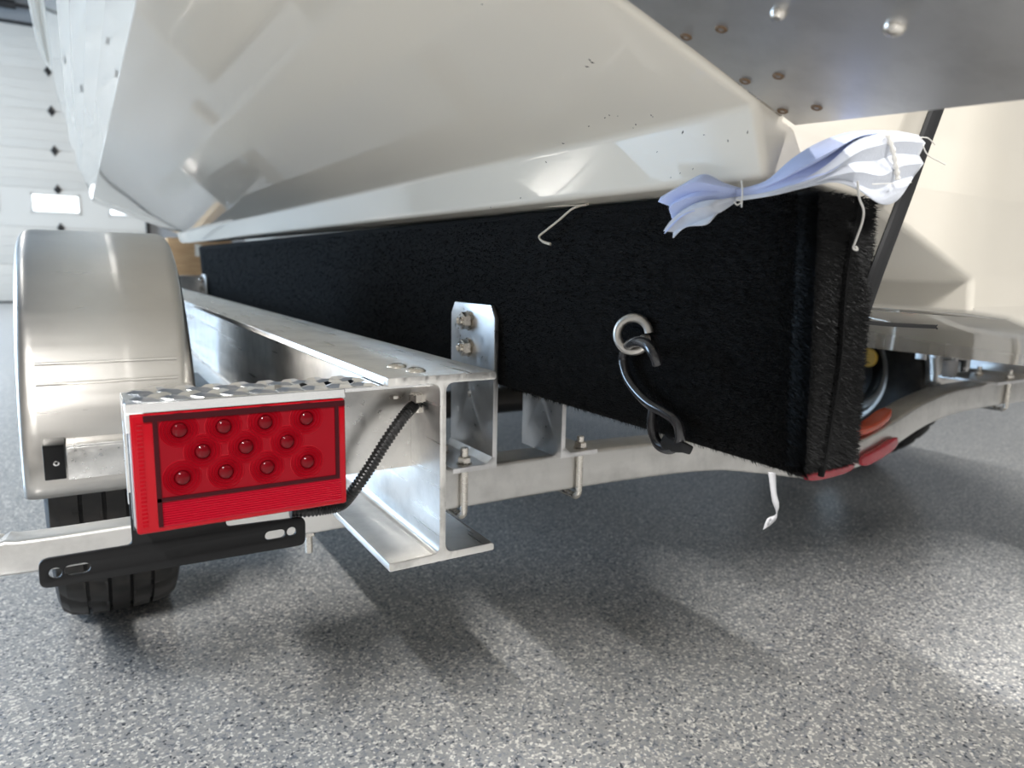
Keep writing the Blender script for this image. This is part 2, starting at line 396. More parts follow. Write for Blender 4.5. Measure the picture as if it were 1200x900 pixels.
# rub rail along the sheer
rr = MB(); rail = [r[0]+Vector((-.004, 0, -.02)) for r in rows[5:]]; rr.tube(rail, .018, 8)
rr.build('rub_rail', 'gelcoat', boat)
rr = MB(); rail = [r[-1]+Vector((.004, 0, -.02)) for r in rows[5:]]; rr.tube(rail, .018, 8)
rr.build('rub_rail', 'gelcoat', boat)
from mathutils.bvhtree import BVHTree
bv = BVHTree.FromPolygons([hull.data.vertices[i].co+wl(hull) for i in range(len(hull.data.vertices))], [tuple(p.vertices) for p in hull.data.polygons])
fl = MB(); rf_ = random.Random(5)
for (u, v) in [(691, 70), (688, 78), (694, 73), (714, 135), (709, 138), (724, 136), (765, 137), (763, 135), (742, 150), (800, 155), (797, 203), (812, 198), (825, 158), (745, 146), (770, 178), (690, 148), (660, 168), (640, 190), (610, 232), (575, 243), (853, 165), (565, 5), (786, 208), (876, 155)]:
    h_ = bv.ray_cast(Vector((0, 0, H)), ray(u, v).normalized())
    if h_[0] is None: continue
    p, n_ = h_[0], h_[1]
    if n_.dot(ray(u, v)) > 0: n_ = -n_
    d = n_.orthogonal().normalized(); e = n_.cross(d); a = rf_.uniform(0, 6)
    d, e = d*math.cos(a)+e*math.sin(a), e*math.cos(a)-d*math.sin(a); q = rf_.uniform(.0005, .0011)
    fl.add([p-d*q*1.6, p-e*q*.6, p+d*q*1.6, p+e*q*.6, p+n_*q*.6], [(0, 1, 4), (1, 2, 4), (2, 3, 4), (3, 0, 4)])
fo = fl.build('dirt_flecks', 'dark_steel', hull, weld=False); fo['kind'] = 'stuff'
# trim tab hinged on the transom bottom
hA, hB = W(.085*HS, .304*HS, .192*HS), W(.3885*HS, .304*HS, .0925*HS)
ax = (hB-hA).normalized(); back = Vector((0, -1, -.065)).normalized(); nrm = ax.cross(back).normalized()
if nrm.z < 0: nrm = -nrm
Ltab = (hB-hA).length
frame = (hA, ax, back, nrm)
tab = MB().prism(fillet([(0, 0), (Ltab, 0), (Ltab, .235), (0, .235)], [0, .001, .008, .008], 3), frame, 0, .0035, .0006).build('trim_tab', 'tab_steel', boat, 'grey steel trim tab with domed bolts and rusty weld spots')
def on_tab(u, v):
    r = ray(u, v); o = hA-Vector((0, 0, H)); t = o.dot(nrm)/r.dot(nrm); return W(*(r*t))
b0 = None
for (u, v, r) in [(912, 15, .0042), (1048, 32, .0052)]:
    p = on_tab(u, v)
    MB().lathe([(0, -.0036), (r*.55, -.0032), (r*.9, -.0018), (r, -.0004), (r, .0002)], p, nrm, 20).build('bolt', 'stainless', tab)
for (u, v) in [(804, 43), (845, 34), (873, 95), (912, 89), (917, 130), (957, 126)]:
    p = on_tab(u, v)
    mb = MB(); mb.lathe([(0, -.0003), (.0014, -.0004)], p, nrm, 20, 1); mb.lathe([(.0014, -.0004), (.0018, -.0008), (.0029, -.0008), (.0034, -.0003), (.0035, .0002)], p, nrm, 20, 0)
    mb.build('weld_spot', ['rust', 'tab_steel'], tab)
MB().tube([hA+Vector((.01, .003, .0075)), hB+Vector((-.01, .003, .0075))], .003, 8).build('hinge', 'stainless', tab)

# right-hand tab and outboard motor astern, out of frame, added to shape floor shadows
tab2 = MB().prism([(0, 0), (Ltab, 0), (Ltab, .235), (0, .235)], (Vector((2*XC-hA.x, hA.y, hA.z)), Vector((-ax.x, ax.y, ax.z)), back, Vector((-nrm.x, nrm.y, nrm.z))), 0, .0035, .0006).build('trim_tab', 'tab_steel', boat)
mb = MB()
def oval(y, z, a, b_, n=20, dy=0): return [Vector((XC+a*math.cos(2*PI*k/n), y+b_*math.sin(2*PI*k/n)*(1.25 if math.sin(2*PI*k/n) < 0 else 1), z)) for k in range(n+1)]
mb.loft([oval(-.02, z, a, b_) for z, a, b_ in [(.42, .012, .05), (.47, .03, .12), (.505, .045, .16), (.54, .03, .10), (.60, .05, .11), (.80, .07, .13), (1.0, .10, .16), (1.10, .13, .18)]])
mb.loft([oval(-.06, z, a, b_) for z, a, b_ in [(1.08, .13, .17), (1.12, .19, .25), (1.35, .205, .27), (1.55, .18, .24), (1.63, .10, .14), (1.64, .001, .001)]])
eng = mb.build('added_outboard_motor', 'black_paint', boat)
mb = MB(); mb.box(XC-.10, XC+.10, .02, .312, .98, 1.16, .01).build('clamp_bracket', 'dark_steel', eng)
mb = MB(); mb.box(XC-.004, XC+.004, -.10, .06, .25, .43, .003).build('skeg', 'black_paint', eng)
for k in range(3):
    a = 2*PI*k/3+.4; d = Vector((math.cos(a), 0, math.sin(a))); e = Vector((-d.z, 0, d.x)); c = Vector((XC, -.26, .505))
    mb = MB(); mb.loft([[c+d*r-e*w_+YA*(-.02-.3*w_), c+d*r, c+d*r+e*w_+YA*(.02+.3*w_)] for r, w_ in [(.02, .03), (.06, .06), (.11, .065), (.145, .03)]]); mb.build('propeller_blade', 'stainless', eng, thick=.004)

# ------------------------------------------------------------------ the trailer
trl = thing('boat_trailer', (XC, 1.4, 0), 'aluminium boat trailer with black carpeted bunks standing on speckled floor', 'trailer')
# I-beams
YB = .488
bx0, bx1, bw, bt, bb, ft = .189, .2825, .2347, -.0811, -.2335, .0068
r1, wt = .006, .0028
ip = [(bx0, bb), (bx1, bb), (bx1, bb+ft), (bw+wt, bb+ft), (bw+wt, bt-ft), (bx1, bt-ft), (bx1, bt), (bx0, bt), (bx0, bt-ft), (bw-wt, bt-ft), (bw-wt, bb+ft), (bx0, bb+ft)]
ir = [.0015, .0015, .003, .007, .007, .003, .0025, .0012, .0012, .007, .007, .0012]
ipf = fillet(ip, ir, 4)
mb = MB(); mb.prism(ipf, XZ, YB, 4.6, .0006)
bm_faces = mb.f
beam = mb.build('frame_rail', ['mill_aluminium', 'saw_cut'], trl)
for p in beam.data.polygons:
    if abs(p.normal.y) > .95 and p.center.y < 0: p.material_index = 1
dup(beam, (2*XC-2*bw+.05, 0, .038), trl)
# carriage bolts on the top flange
for (u, v) in [(465, 430), (487, 435)]:
    r = ray(u, v); p = W(*(r*(bt/r.z)))
    MB().lathe([(0, .0030), (.0045, .0027), (.0074, .0016), (.0084, .0003), (.0084, -.001)], p, ZA, 24).build('carriage_bolt', 'stainless', beam)

# step over the lamp: diamond plate with front lip, and back plate
SY = .500
step = MB(); sx0, sx1 = .0175, .2325
step.box(sx0, sx1, SY, .545, -.0918+H, -.0882+H, .0008)
step.box(sx0, .1605, SY-.0006, SY+.0028, -.0958+H, -.0885+H, .0007)
step.box(sx0, sx0+.003, SY, .545, -.108+H, -.0885+H, .0007)
k = 0
for i in range(10):
    for j in range(4):
        x = sx0+.012+i*.0185+(.0092 if j % 2 else 0); y = SY+.006+j*.0135
        if x > .184: continue
        s = 1 if j % 2 else -1
        d = Vector((math.cos(.62*s), math.sin(.62*s), 0)); e = Vector((-d.y, d.x, 0)); c = Vector((x, y, -.0882+H))
        L, Bq, hh = .0112, .0030, .0021
        vs = [c-d*L, c-e*Bq, c+d*L, c+e*Bq, c-d*L*.5+ZA*hh, c-e*Bq*.3+ZA*hh, c+d*L*.5+ZA*hh, c+e*Bq*.3+ZA*hh]
        vs = [Vector((p.x, min(max(p.y, SY), .545), p.z)) for p in vs]
        step.add(vs, [(0, 1, 5, 4), (1, 2, 6, 5), (2, 3, 7, 6), (3, 0, 4, 7), (4, 5, 6, 7)])
stepo = step.build('step_plate', 'bright_tread', trl, 'bright diamond plate step over the red lamp', ang=20)
MB().box(.0175, .2320, .545, .549, -.1685+H, -.089+H, .0006).build('back_plate', 'mill_aluminium', trl)
# cable fitting below the step
cf = MB(); p = PY(489, 463, .527)
hexnut(cf, p+Vector((0, 0, -.006)), ZA, .0076, .008); cf.tube([p+Vector((0, 0, -.014)), p+Vector((0, 0, -.004))], .0052, 12)
q = p+Vector((-.017, .008, 0)); hexnut(cf, q+Vector((0, 0, -.003)), ZA, .004, .003)
cf.build('cable_gland', 'stainless', trl)
pth = smooth_path([p+Vector((.003, 0, -.008)), PY(487, 474, .526), PY(474, 487, .523), PY(452, 518, .522), PY(432, 550, .525), PY(412, 578, .532), PY(398, 592, .54), PY(375, 597, .545), PY(340, 600, .545)], 34)
cor = MB(); cor.tube(pth, [.0052 if (i//2) % 2 else .0043 for i in range(len(pth))], 12)
cor.build('cable_conduit', 'black_plastic', trl, 'black corrugated conduit running from the step to the red lamp', ang=60)

# tail lamp
LX0, LX1, LZ0, LZ1 = .0200, .1602, -.1762, -.0952
lamp = MB().box(LX0-.001, LX1+.0005, .510, .536, LZ0+H-.0005, LZ1+H-.001, .003).build('tail_light', 'grey_plastic', trl, 'rectangular red tail lamp with eleven round diodes under the diamond plate step')
lens = MB().box(LX0, LX1, .4985, .513, LZ0+H, LZ1+H-.0006, .0022, seg=3).build('lens', 'lens', lamp)
MB().box(LX0-.0014, LX1+.001, .5128, .5148, LZ0+H-.001, LZ1+H, .0006).build('gasket', 'black_plastic', lamp)
fy = .4985
def LP(u, v): return (u-150)/255., (v)
# inner field, dark borders, lower reflector
ix0, ix1 = LX0+.0155, LX1-.0085; iz1 = LZ1-.0058; iz0 = LZ0+.0235
MB().box(ix0, ix1, fy-.0003, fy+.002, iz0+H, iz1+H).build('lamp_field', 'lens_inner', lamp)
bd = MB()
bd.box(LX0+.0075, LX1-.001, fy-.0013, fy+.002, iz1+H, LZ1+H-.0018)
bd.box(ix0-.0028, ix0, fy-.0013, fy+.002, LZ0+H+.004, iz1+H)
bd.box(ix1, ix1+.0028, fy-.0013, fy+.002, iz0+H, iz1+H)
bd.box(ix0-.0028, ix1+.0028, fy-.0013, fy+.002, iz0+H-.0026, iz0+H)
bd.build('bezel', 'lens_dark', lamp)
rf = MB(); rz0, rz1 = LZ0+.0035+H, iz0-.0036+H; nr = 10
for i in range(nr):
    a = rz0+(rz1-rz0)*i/nr; b_ = rz0+(rz1-rz0)*(i+1)/nr
    rf.add([(ix0, fy-.0002, a), (ix1+.004, fy-.0002, a), (ix1+.004, fy-.0009, (a+b_)/2), (ix0, fy-.0009, (a+b_)/2), (ix0, fy-.0002, b_), (ix1+.004, fy-.0002, b_)], [(0, 1, 2, 3), (3, 2, 5, 4)])
rf.build('reflector', 'reflector', lamp, ang=10)
sd = MB()
for i in range(26):
    a = LZ0+.004+(LZ1-LZ0-.010)*i/26+H; d = (LZ1-LZ0-.010)/26
    sd.add([(LX0+.0035, fy-.0002, a), (LX0+.0068, fy-.0002, a), (LX0+.0068, fy-.0007, a+d/2), (LX0+.0035, fy-.0007, a+d/2), (LX0+.0035, fy-.0002, a+d), (LX0+.0068, fy-.0002, a+d)], [(0, 1, 2, 3), (3, 2, 5, 4)])
sd.build('side_reflector', 'lens', lamp, ang=10)
leds = [(320, 295), (528, 278), (722, 258), (915, 240), (430, 395), (632, 373), (825, 350), (335, 518), (538, 490), (732, 468), (920, 443)]
led0 = None
for (a, c) in leds:
    p = PY(130+a/4, 430+c/4, fy)
    if led0 is None:
        mb = MB(); prof = []
        R0 = .0050
        for i in range(15): prof.append((.0122-(.0122-R0)*i/14, -.0003-(.0009*(.5+.5*i/14) if i % 2 else .0)))
        mb.lathe([(q, h) for q, h in prof], p, YA, 28, 0)
        n0_ = len(mb.f); mb.m = [0 if (f_ % 14) % 4 < 2 else 2 for f_ in range(len(mb.f))]  # light and shade of the grooves put into alternating ring colours
        mb.lathe([(R0, -.0012), (R0*.97, -.0005)], p, YA, 28, 1)
        mb.lathe([(R0*.97*math.cos(t), -.0005-.0026*math.sin(t)) for t in [k/6*PI/2 for k in range(7)]], p, YA, 28, 1)
        led0 = mb.build('led', ['lens_ring', 'led_dome', 'lens_inner'], lamp, origin=p, ang=12); p0 = p
    else: dup(led0, p-p0, lamp)

# black mounting plate with its slots
PYB = .538
def q2(u, v): p = PY(u, v, PYB); return (p.x, p.z-H)
o_ = [(-.0375, -.2160), (.1380, -.2185), (.1385, -.1955), (.0800, -.1935), (.0800, -.1580), (.0180, -.1580), (.0180, -.1955), (-.0370, -.1955)]
flat_holes('mounting_plate', fillet(o_, [.006, .006, .006, .004, .001, .001, .004, .006], 5),
           [circle(-.0281, -.2065, .0038), slot(-.0195, -.0115, -.2062, .0036), slot(.1110, .1190, -.2060, .0036), circle(.1274, -.2056, .0036)],
           .003, ((0, PYB, H), XA, ZA, YA), 'black_paint', trl, .0004, 'black steel plate with slotted ends below the red lamp')

# cross members: a square tube bowed down in the middle
def crossmember(y0, d, path, h, name='cross_member'):
    mb = MB(); P = smooth_path([Vector((x, 0, z)) for x, z in path], 8); rows = []
    prof = rrect(0, d, -h, 0, .005, 3)
    for i, p in enumerate(P):
        t = (P[min(i+1, len(P)-1)]-P[max(i-1, 0)]).normalized(); up = Vector((-t.z, 0, t.x))
        rows.append([W(p.x, y0+a, p.z)+up*b_ for a, b_ in prof])
    rows = [r+[r[0]] for r in rows]; mb.loft(rows)
    n_ = len(rows[0])-1; mb.add(rows[0][:-1], [tuple(range(n_))]); mb.add(rows[-1][:-1], [tuple(range(n_))])
    return mb.build(name, 'tube_aluminium', trl)
CY = .724
crossmember(CY, .0508, [(.085, -.2345), (.37, -.2345), (.62, -.2365), (.80, -.2455), (.92, -.266), (1.06, -.294), (1.16, -.291), (1.25, -.271), (1.36, -.238), (1.47, -.2205), (1.60, -.2155), (1.80, -.2155), (1.90, -.1955), (2.03, -.1955)], .0502)
crossmember(2.95, .0508, [(.10, -.2345), (.6, -.236), (.85, -.25), (1.06, -.29), (1.27, -.25), (1.5, -.225), (1.8, -.2155), (1.90, -.1955), (2.03, -.1955)], .0502)
# fender guard bar at the left, bending forward outside the tyre
P = smooth_path([W(.088, .762, -.268), W(.02, .762, -.268), W(-.045, .762, -.268), W(-.085, .766, -.267), W(-.118, .785, -.266), W(-.140, .825, -.265), W(-.148, .88, -.265), W(-.15, 1.0, -.265)], 6)
rows = []
for i, p in enumerate(P):
    t = (P[min(i+1, len(P)-1)]-P[max(i-1, 0)]).normalized(); sd_ = Vector((t.y, -t.x, 0)).normalized()
    wob = .0016*math.sin(i*2.1) if 15 < i < 30 else 0
    rows.append([p+sd_*a+ZA*(b_+(wob if b_ > 0 else 0)) for a, b_ in rrect(-.015, .015, -.0165, .0165, .005, 4)])
rows = [r+[r[0]] for r in rows]
mb = MB(); mb.loft(rows); mb.add(rows[0][:-1], [tuple(range(len(rows[0])-1))]); mb.add(rows[-1][:-1], [tuple(range(len(rows[0])-1))])
mb.build('guard_bar', 'tube_aluminium', trl)
# bolt hanging under the cross member beside the lamp
mb = MB(); p = W(.196, .748, -.2847)
mb.lathe([(0, 0), (.0098, 0), (.0098, -.0016), (0, -.0016)], p, ZA, 18); hexnut(mb, p+ZA*-.0016, -ZA, .0080, .0080); mb.tube([p+ZA*.002, p+ZA*-.029], .0042, 10)
mb.build('hanging_bolt', 'stainless', trl)

# bunk brackets
def angle_bracket(xp, side, yn, yf, top, zb, foot, thick=.0062, name='bunk_bracket'):
    """side=-1: foot points left of the upright plate"""
    hgt = top-zb; ch = .014
    poly = [(yn, zb), (yf, zb), (yf, top-ch), (yf-ch*.7, top), (yn+ch*.7, top), (yn, top-ch)]
    o = flat_holes(name, poly, [circle((yn+yf)/2+.004, zb+hgt*.42, .0045, 12)], thick, ((xp, 0, H), YA, ZA, XA), 'bracket_aluminium', trl, .0005)
    xa, xb = (xp-thick/2-foot, xp+thick/2) if side < 0 else (xp-thick/2, xp+thick/2+foot)
    mb = MB(); pf = [(xp+side*(foot+thick/2), zb), (xp-side*(thick/2-.0006), zb), (xp-side*(thick/2-.0006), zb+.012), (xp+side*thick/2, zb+.014), (xp+side*(thick/2+.008), zb+.0065), (xp+side*(foot+thick/2), zb+.0062)]
    pf = fillet(pf, [.001, .005 if side < 0 else .001, .0, .0, .004, .001], 3)
    mb.prism(pf, XZ, yn-.0002, yf+.0002, .0004)
    mb.build('bracket_foot', 'bracket_aluminium', o)
    return o
def plate_nut(o, x, y, z, side):
    mb = MB(); p = W(x, y, z); a = Vector((side, 0, 0))
    mb.lathe([(0, 0), (.0105, 0), (.0122, .0018), (0, .0018)], p, a, 22); hexnut(mb, p+a*.0018, a, .0106, .0105)
    mb.lathe([(.0054, .011), (.0054, .0152), (.0042, .016), (.003, .0135), (0, .0135)], p, a, 16)
    mb.build('nut', 'stainless', o)
def u_bolt(x, ztop, zbot, y0, y1, nz):
    r = .0046; mb = MB(); rr_ = .010
    P = [W(x, y0, ztop), W(x, y0, zbot+rr_)]
    P += [W(x, y0+rr_*(1-math.cos(t)), zbot+rr_*(1-math.sin(t))) for t in [k/5*PI/2 for k in range(1, 6)]]
    P += [W(x, y1-rr_*(1-math.sin(t)), zbot+rr_*(1-math.cos(t))) for t in [k/5*PI/2 for k in range(0, 6)]]
    P += [W(x, y1, ztop)]
    mb.tube(P, r, 12); o = mb.build('u_bolt', 'stainless', trl)
    for y in (y0, y1):
        mb = MB(); p = W(x, y, nz); mb.lathe([(0, 0), (.0092, 0), (.0092, .0014), (0, .0014)], p, ZA, 18)
        hexnut(mb, p+ZA*.0014, ZA, .0082, .0078); mb.build('nut', 'stainless', o)
    return o
T0 = -.2345
br = angle_bracket(.4075, -1, .706, .818, -.0415, T0, .052)
plate_nut(br, .4044, .768, -.0625, -1); plate_nut(br, .4044, .768, -.0955, -1)
u_bolt(.3735, T0+.026, T0-.0602, CY-.0052, CY+.0560, T0+.0062)
br2 = angle_bracket(.5075, 1, .706, .80, -.062, T0-.0008, .052)
u_bolt(.5440, T0+.022, T0-.0615, CY-.0052, CY+.0560, T0+.0054)
T1 = -.2160
br3 = angle_bracket(1.735, -1, .706, .825, -.062, T1, .13)
u_bolt(1.680, T1+.026, T1-.0602, CY-.0052, CY+.0560, T1+.0062)
# small channel bracket with a white roller pin, by the middle of the cross member
mb = MB(); by_, bz_ = .80, -.141
for x in (1.495, 1.548): mb.box(x, x+.005, by_, by_+.022, bz_-.028+H, bz_+H, .001)
mb.box(1.495, 1.655, by_, by_+.022, bz_+H, bz_+.006+H, .001)
mb.prism([(1.618, bz_), (1.625, bz_), (1.606, bz_-.034), (1.599, bz_-.030)], XZ, by_, by_+.022, .0008)
mb.box(1.632, 1.645, by_+.008, by_+.020, T1+H, bz_+H, .001)
ch_ = mb.build('roller_bracket', 'bracket_aluminium', trl)
mb = MB(); mb.lathe([(0, 0), (.011, 0), (.0135, .005), (.0135, .033), (.012, .036), (0, .036)], W(1.586, by_-.004, bz_-.069), ZA, 18); mb.build('roller_pin', 'paper', ch_)
# forward bunk brackets and brace
fb = angle_bracket(.4075, -1, 2.93, 3.04, -.0415, T0, .052)
plate_nut(fb, .4044, 2.985, -.0625, -1); plate_nut(fb, .4044, 2.985, -.0955, -1)
MB().box(.20, .404, 3.04, 3.046, T0+H, -.050+H, .001).box(.20, .404, 3.02, 3.046, -.053+H, -.047+H, .001).build('brace_plate', 'bracket_aluminium', trl)

# bunks
def bunk(dx=0.0, zoff=0.0):
    y0, y1 = .300, 3.07
    pl = [(.4165, -.139), (.4875, -.137), (.4795, .0485), (.4045, .0600)]
    def ring(y, ins, up=0):
        c = Vector((.448, -.045)); out = []
        for p in fillet(pl, [.009, .009, .012, .010], 5):
            q = Vector(p); d = Vector((q.x-c.x, q.y-c.y)); sx = 1-ins/.036; sz = 1-ins/.097
            out.append(W(c.x+d.x*sx+dx, y, c.y+d.y*sz+up+zoff))
        return out+[out[0]]
    rows = [ring(y0+.011*(1-math.cos(a)), .011*(1-math.sin(a))) for a in [k/5*PI/2 for k in range(6)]]
    rows += [ring(y, 0, .010*(y-y0)/2.7) for y in [.35, .5, .7, 1.0, 1.5, 2.2, y1]]
    mb = MB(); mb.loft(rows); n_ = len(rows[0])-1
    mb.add(rows[0][:-1], [tuple(range(n_))]); mb.add(rows[-1][:-1], [tuple(range(n_))])
    return mb.build('bunk', 'carpet', trl, 'black carpet covered bunk board under the hull', ang=50), rows
bk, brow = bunk()
bunk(1.330, .018)
# carpet pile: short tufts standing off the near bunk, bent to the rear
mb_v, mb_f = [], []
rnd = random.Random(3)
def tuft(p, nrm, lean, L, wd):
    k = len(mb_v); side = nrm.cross(lean).normalized()*wd
    tip = p+nrm*L*.55+lean*L*.8+Vector((rnd.uniform(-1, 1), rnd.uniform(-1, 1), rnd.uniform(-1, 1)))*.0011
    mb_v.extend([p-side-nrm*.0006, p+side-nrm*.0006, tip]); mb_f.append((k, k+1, k+2))
def xl(z): return .4165-(z+.139)/.199*.012      # left face leans a little
def rnd_in(d, r=.011): return r-math.sqrt(max(0, r*r-(r-d)**2)) if 0 <= d < r else 0
for i in range(52000):
    y = .302+2.7*rnd.random()**3.2; z = rnd.uniform(-.1385, .054)
    x = xl(z)+rnd_in(y-.300)
    if z < -.130: x += rnd_in(z+.139, .009)
    nn = Vector((-1, -.9 if y < .312 else 0, -.15 if z > -.13 else -.9)).normalized()
    tuft(W(x, y, z), nn, Vector((0, -1, rnd.uniform(-.5, .1))).normalized(), rnd.uniform(.0035, .0065), .00035)
for i in range(16000):
    x = rnd.uniform(.404, .487); z = rnd.uniform(-.139, .054)
    x0_, x1_ = xl(z), .4875-(z+.137)/.1855*.008
    if not x0_ < x < x1_: continue
    y = .300+max(rnd_in(x-x0_), rnd_in(x1_-x), rnd_in(z+.139))
    tuft(W(x, y, z), Vector((-.6 if x-x0_ < .010 else 0, -1, 0)).normalized(), Vector((rnd.uniform(.2, 1), 0, rnd.uniform(-.6, .2))).normalized(), rnd.uniform(.0035, .006), .00035)
for i in range(6000):                                      # ragged lower and right-hand edges
    y = .306+.9*rnd.random()**2; x = rnd.uniform(.424, .482)
    tuft(W(x, y, -.1392+rnd_in(y-.300)), Vector((0, 0, -1)), Vector((-.3, -1, rnd.uniform(-.3, .3))).normalized(), rnd.uniform(.0025, .0045), .00035)
for i in range(2600):
    z = rnd.uniform(-.137, .048); x = .4875-(z+.137)/.1855*.008
    tuft(W(x, rnd.uniform(.302, .36), z), XA, Vector((0, -1, rnd.uniform(-.5, .3))).normalized(), rnd.uniform(.002, .004), .00035)
me = bpy.data.meshes.new('carpet_pile'); me.from_pydata([v-wl(bk) for v in mb_v], [], mb_f); me.materials.append(M['pile'])
cp = bpy.data.objects.new('carpet_pile', me); C.objects.link(cp); cp.parent = bk; cp['kind'] = 'stuff'; cp['kind'] = 'stuff'
# folded seam on the bunk end
seam = smooth_path([PY(1006, 232, .2985), PY(990, 330, .2975), PY(984, 420, .2975), PY(972, 500, .298), PY(962, 558, .300)], 8)
mb = MB(); mb.tube(seam, .0022, 6); mb.build('carpet_seam', 'carpet', bk)
for (u0, v0, u1, v1) in [(983, 368, 981, 374), (984, 376, 982, 386), (980, 366, 984, 369)]:
    pass

# eye bolt screwed in the bunk
pr = PX(742, 392, .401)
mb = MB(); N = 40; ring = []
e1 = Vector((.22, .62, .75)).normalized(); e1 = Vector((0.10, -.35, .93)).normalized(); nr_ = Vector((-.86, -.50, .05)).normalized()
e1 = (e1-nr_*e1.dot(nr_)).normalized(); e2 = nr_.cross(e1)
RR, rr0 = .0142, .0040
for k in range(N): t = -1.05+2*PI*.90*k/(N-1); ring.append(pr+(e1*math.cos(t)+e2*math.sin(t))*RR)
mb.tube(ring, rr0, 12)
tail = smooth_path([ring[-1], ring[-1]+(pr-ring[-1])*.5+Vector((.004, 0, 0)), Vector((.425, pr.y-.012, pr.z-.003))], 6); mb.tube(tail, rr0, 12)
mb.build('eye_bolt', 'zinc', trl, 'pale galvanised open eye bolt screwed into the near bunk')
# black S-hook hanging in the eye
hk = [PX(771, 427, .380), PX(766, 414, .377), PX(757, 403, .379), PX(746, 400, .386), PX(736, 405, .398), PX(731, 416, .404), PX(731, 428, .404), PX(736, 444, .402), PX(747, 460, .400), PX(762, 474, .398),
      PX(780, 484, .398), PX(793, 494, .399), PX(797, 506, .400), PX(795, 519, .401), PX(785, 526, .401), PX(773, 522, .402), PX(766, 510, .403), PX(764, 496, .403), PX(765, 481, .405)]
hp = smooth_path(hk, 6)
sh_ = thing('s_hook', hk[9], 'black bent wire S-hook hanging from the eye bolt in the black bunk', 'hook')
mb = MB(); mb.tube(hp, .0045, 12); mb.build('hook_wire', 'black_coat', sh_)
mb = MB(); cl = smooth_path([PX(779, 517, .400), PX(790, 522, .3995), PX(800, 524, .400), PX(810, 528, .405)], 5)
mb.tube(cl, [.006, .0074, .0072]+[.006-.0002*i for i in range(len(cl)-3)], 10, flat=.7); mb.build('hook_sleeve', 'strap', sh_, 'dull black sleeve at the lower loop')

# mudguards
def fender():
    xa, xb = -.0785, .1255; yc, zc = 1.36, -.293; R_, dp, cr = .340, .040, .024
    prof = fillet([(xa, -dp), (xa, 0), (xb, 0), (xb, -dp)], [0, cr, cr, 0], 7, False)
    rows = []
    for k in range(61):
        t = PI*k/60; rows.append([W(x, yc-math.cos(t)*(R_+d), zc+math.sin(t)*(R_+d)) for x, d in prof])
    mb = MB(); mb.loft(rows)
    return mb.build('fender', 'polished_aluminium', trl, 'polished aluminium mudguard over the tyre', thick=.0025, ang=50)
fd = fender()
MB().box(-.030, .118, .985, 1.012, -.2635+H, -.2235+H, .001).box(-.030, .118, .985, 1.03, -.2235+H, -.2205+H, .0008).build('step_bar', 'mill_aluminium', fd)
mk = MB().box(-.0535, -.0315, .982, .986, -.2605+H, -.2185+H, .0008).box(-.0535, -.0315, .982, 1.025, -.2215+H, -.2180+H, .0008).build('marker_bracket', 'black_paint', fd, 'small black angle bracket on the mudguard')
MB().lathe([(.0011, -.0006), (.0016, -.0014), (.0032, -.0011), (.0036, .0004)], PY(66, 543, .982), YA, 18).build('rivet', 'bright_tread', fd)
for k in range(2):                                          # pressed beads across the mudguard
    t = (.42, .50)[k]; mb = MB(); mb.tube([W(-.058, 1.36-math.cos(t)*.3413, -.293+math.sin(t)*.3413), W(.104, 1.36-math.cos(t)*.3413, -.293+math.sin(t)*.3413)], .0022, 8)
    mb.build('pressed_bead', 'polished_aluminium', fd)
fd2 = dup(fd, (2*XC-.047, 0, .0), trl)
# wheels
def wheel():
    xc, yc, zc = .020, 1.36, -.293
    tread = [(-.083, .245), (-.083, .262), (-.078, .276), (-.068, .2835), (-.052, .2875), (-.0445, .2885), (-.0440, .2805), (-.0400, .2805), (-.0395, .2890), (-.020, .290), (-.0165, .2905), (-.0160, .282), (-.0120, .282), (-.0115, .2905),
             (.0115, .2905), (.0120, .282), (.0160, .282), (.0165, .2905), (.020, .290), (.0395, .2890), (.0400, .2805), (.0440, .2805), (.0445, .2885), (.052, .2875), (.068, .2835), (.078, .276), (.083, .262), (.083, .245)]
    side = [(-.060, .168), (-.074, .172), (-.082, .190), (-.086, .220)]
    prof = side+tread+[(-a, r) for a, r in side[::-1]]
    nseg = 168; ns = len(side); nt_ = len(tread)
    def mod(i, j):
        k = i-ns
        if k < 2 or k > nt_-3: return 0
        a = tread[k][0]
        ph = j+(2 if a > 0 else 0)+int(abs(a)*55)
        return -.0042 if ph % 6 == 0 and abs(a) > .018 else 0
    mb = MB(); mb.lathe([(r, a) for a, r in prof], W(xc, yc, zc), XA, nseg, 0, mod)
    o = mb.build('wheel', 'rubber', trl, 'black treaded trailer wheel', ang=22)
    rim = [(.168, -.066), (.176, -.072), (.180, -.070), (.174, -.060), (.155, -.055), (.148, -.02), (.135, .0), (.06, .012), (.055, .03), (0, .03)]
    mb = MB(); mb.lathe([(r, a) for r, a in rim], W(xc, yc, zc), XA, 48)
    mb.lathe([(.168, .066), (.176, .072), (.180, .070), (.174, .060), (.155, .055), (.148, -.02)], W(xc, yc, zc), XA, 48)
    mb.build('rim', 'polished_aluminium', o)
    mb = MB(); mb.lathe([(.112, -.03), (.118, .02), (.112, .055), (.03, .06), (.03, .09), (0, .09)], W(xc, yc, zc), XA, 32); mb.build('hub', 'brake', o)
    return o
wh = wheel()
w2 = wh.copy(); C.objects.link(w2); w2.location = wh.location+Vector((2*XC-.04, 0, 0)); w2.rotation_euler = (0, 0, PI)
for ch in wh.children: c2 = ch.copy(); C.objects.link(c2); c2.parent = w2
MB().lathe([(0, -.004), (.018, -.004), (.027, 0), (.027, .01), (0, .01)], PX(1018, 419, 1.93), -XA, 20).build('brake_label', 'yellow', trl, 'yellow disc at the far wheel')
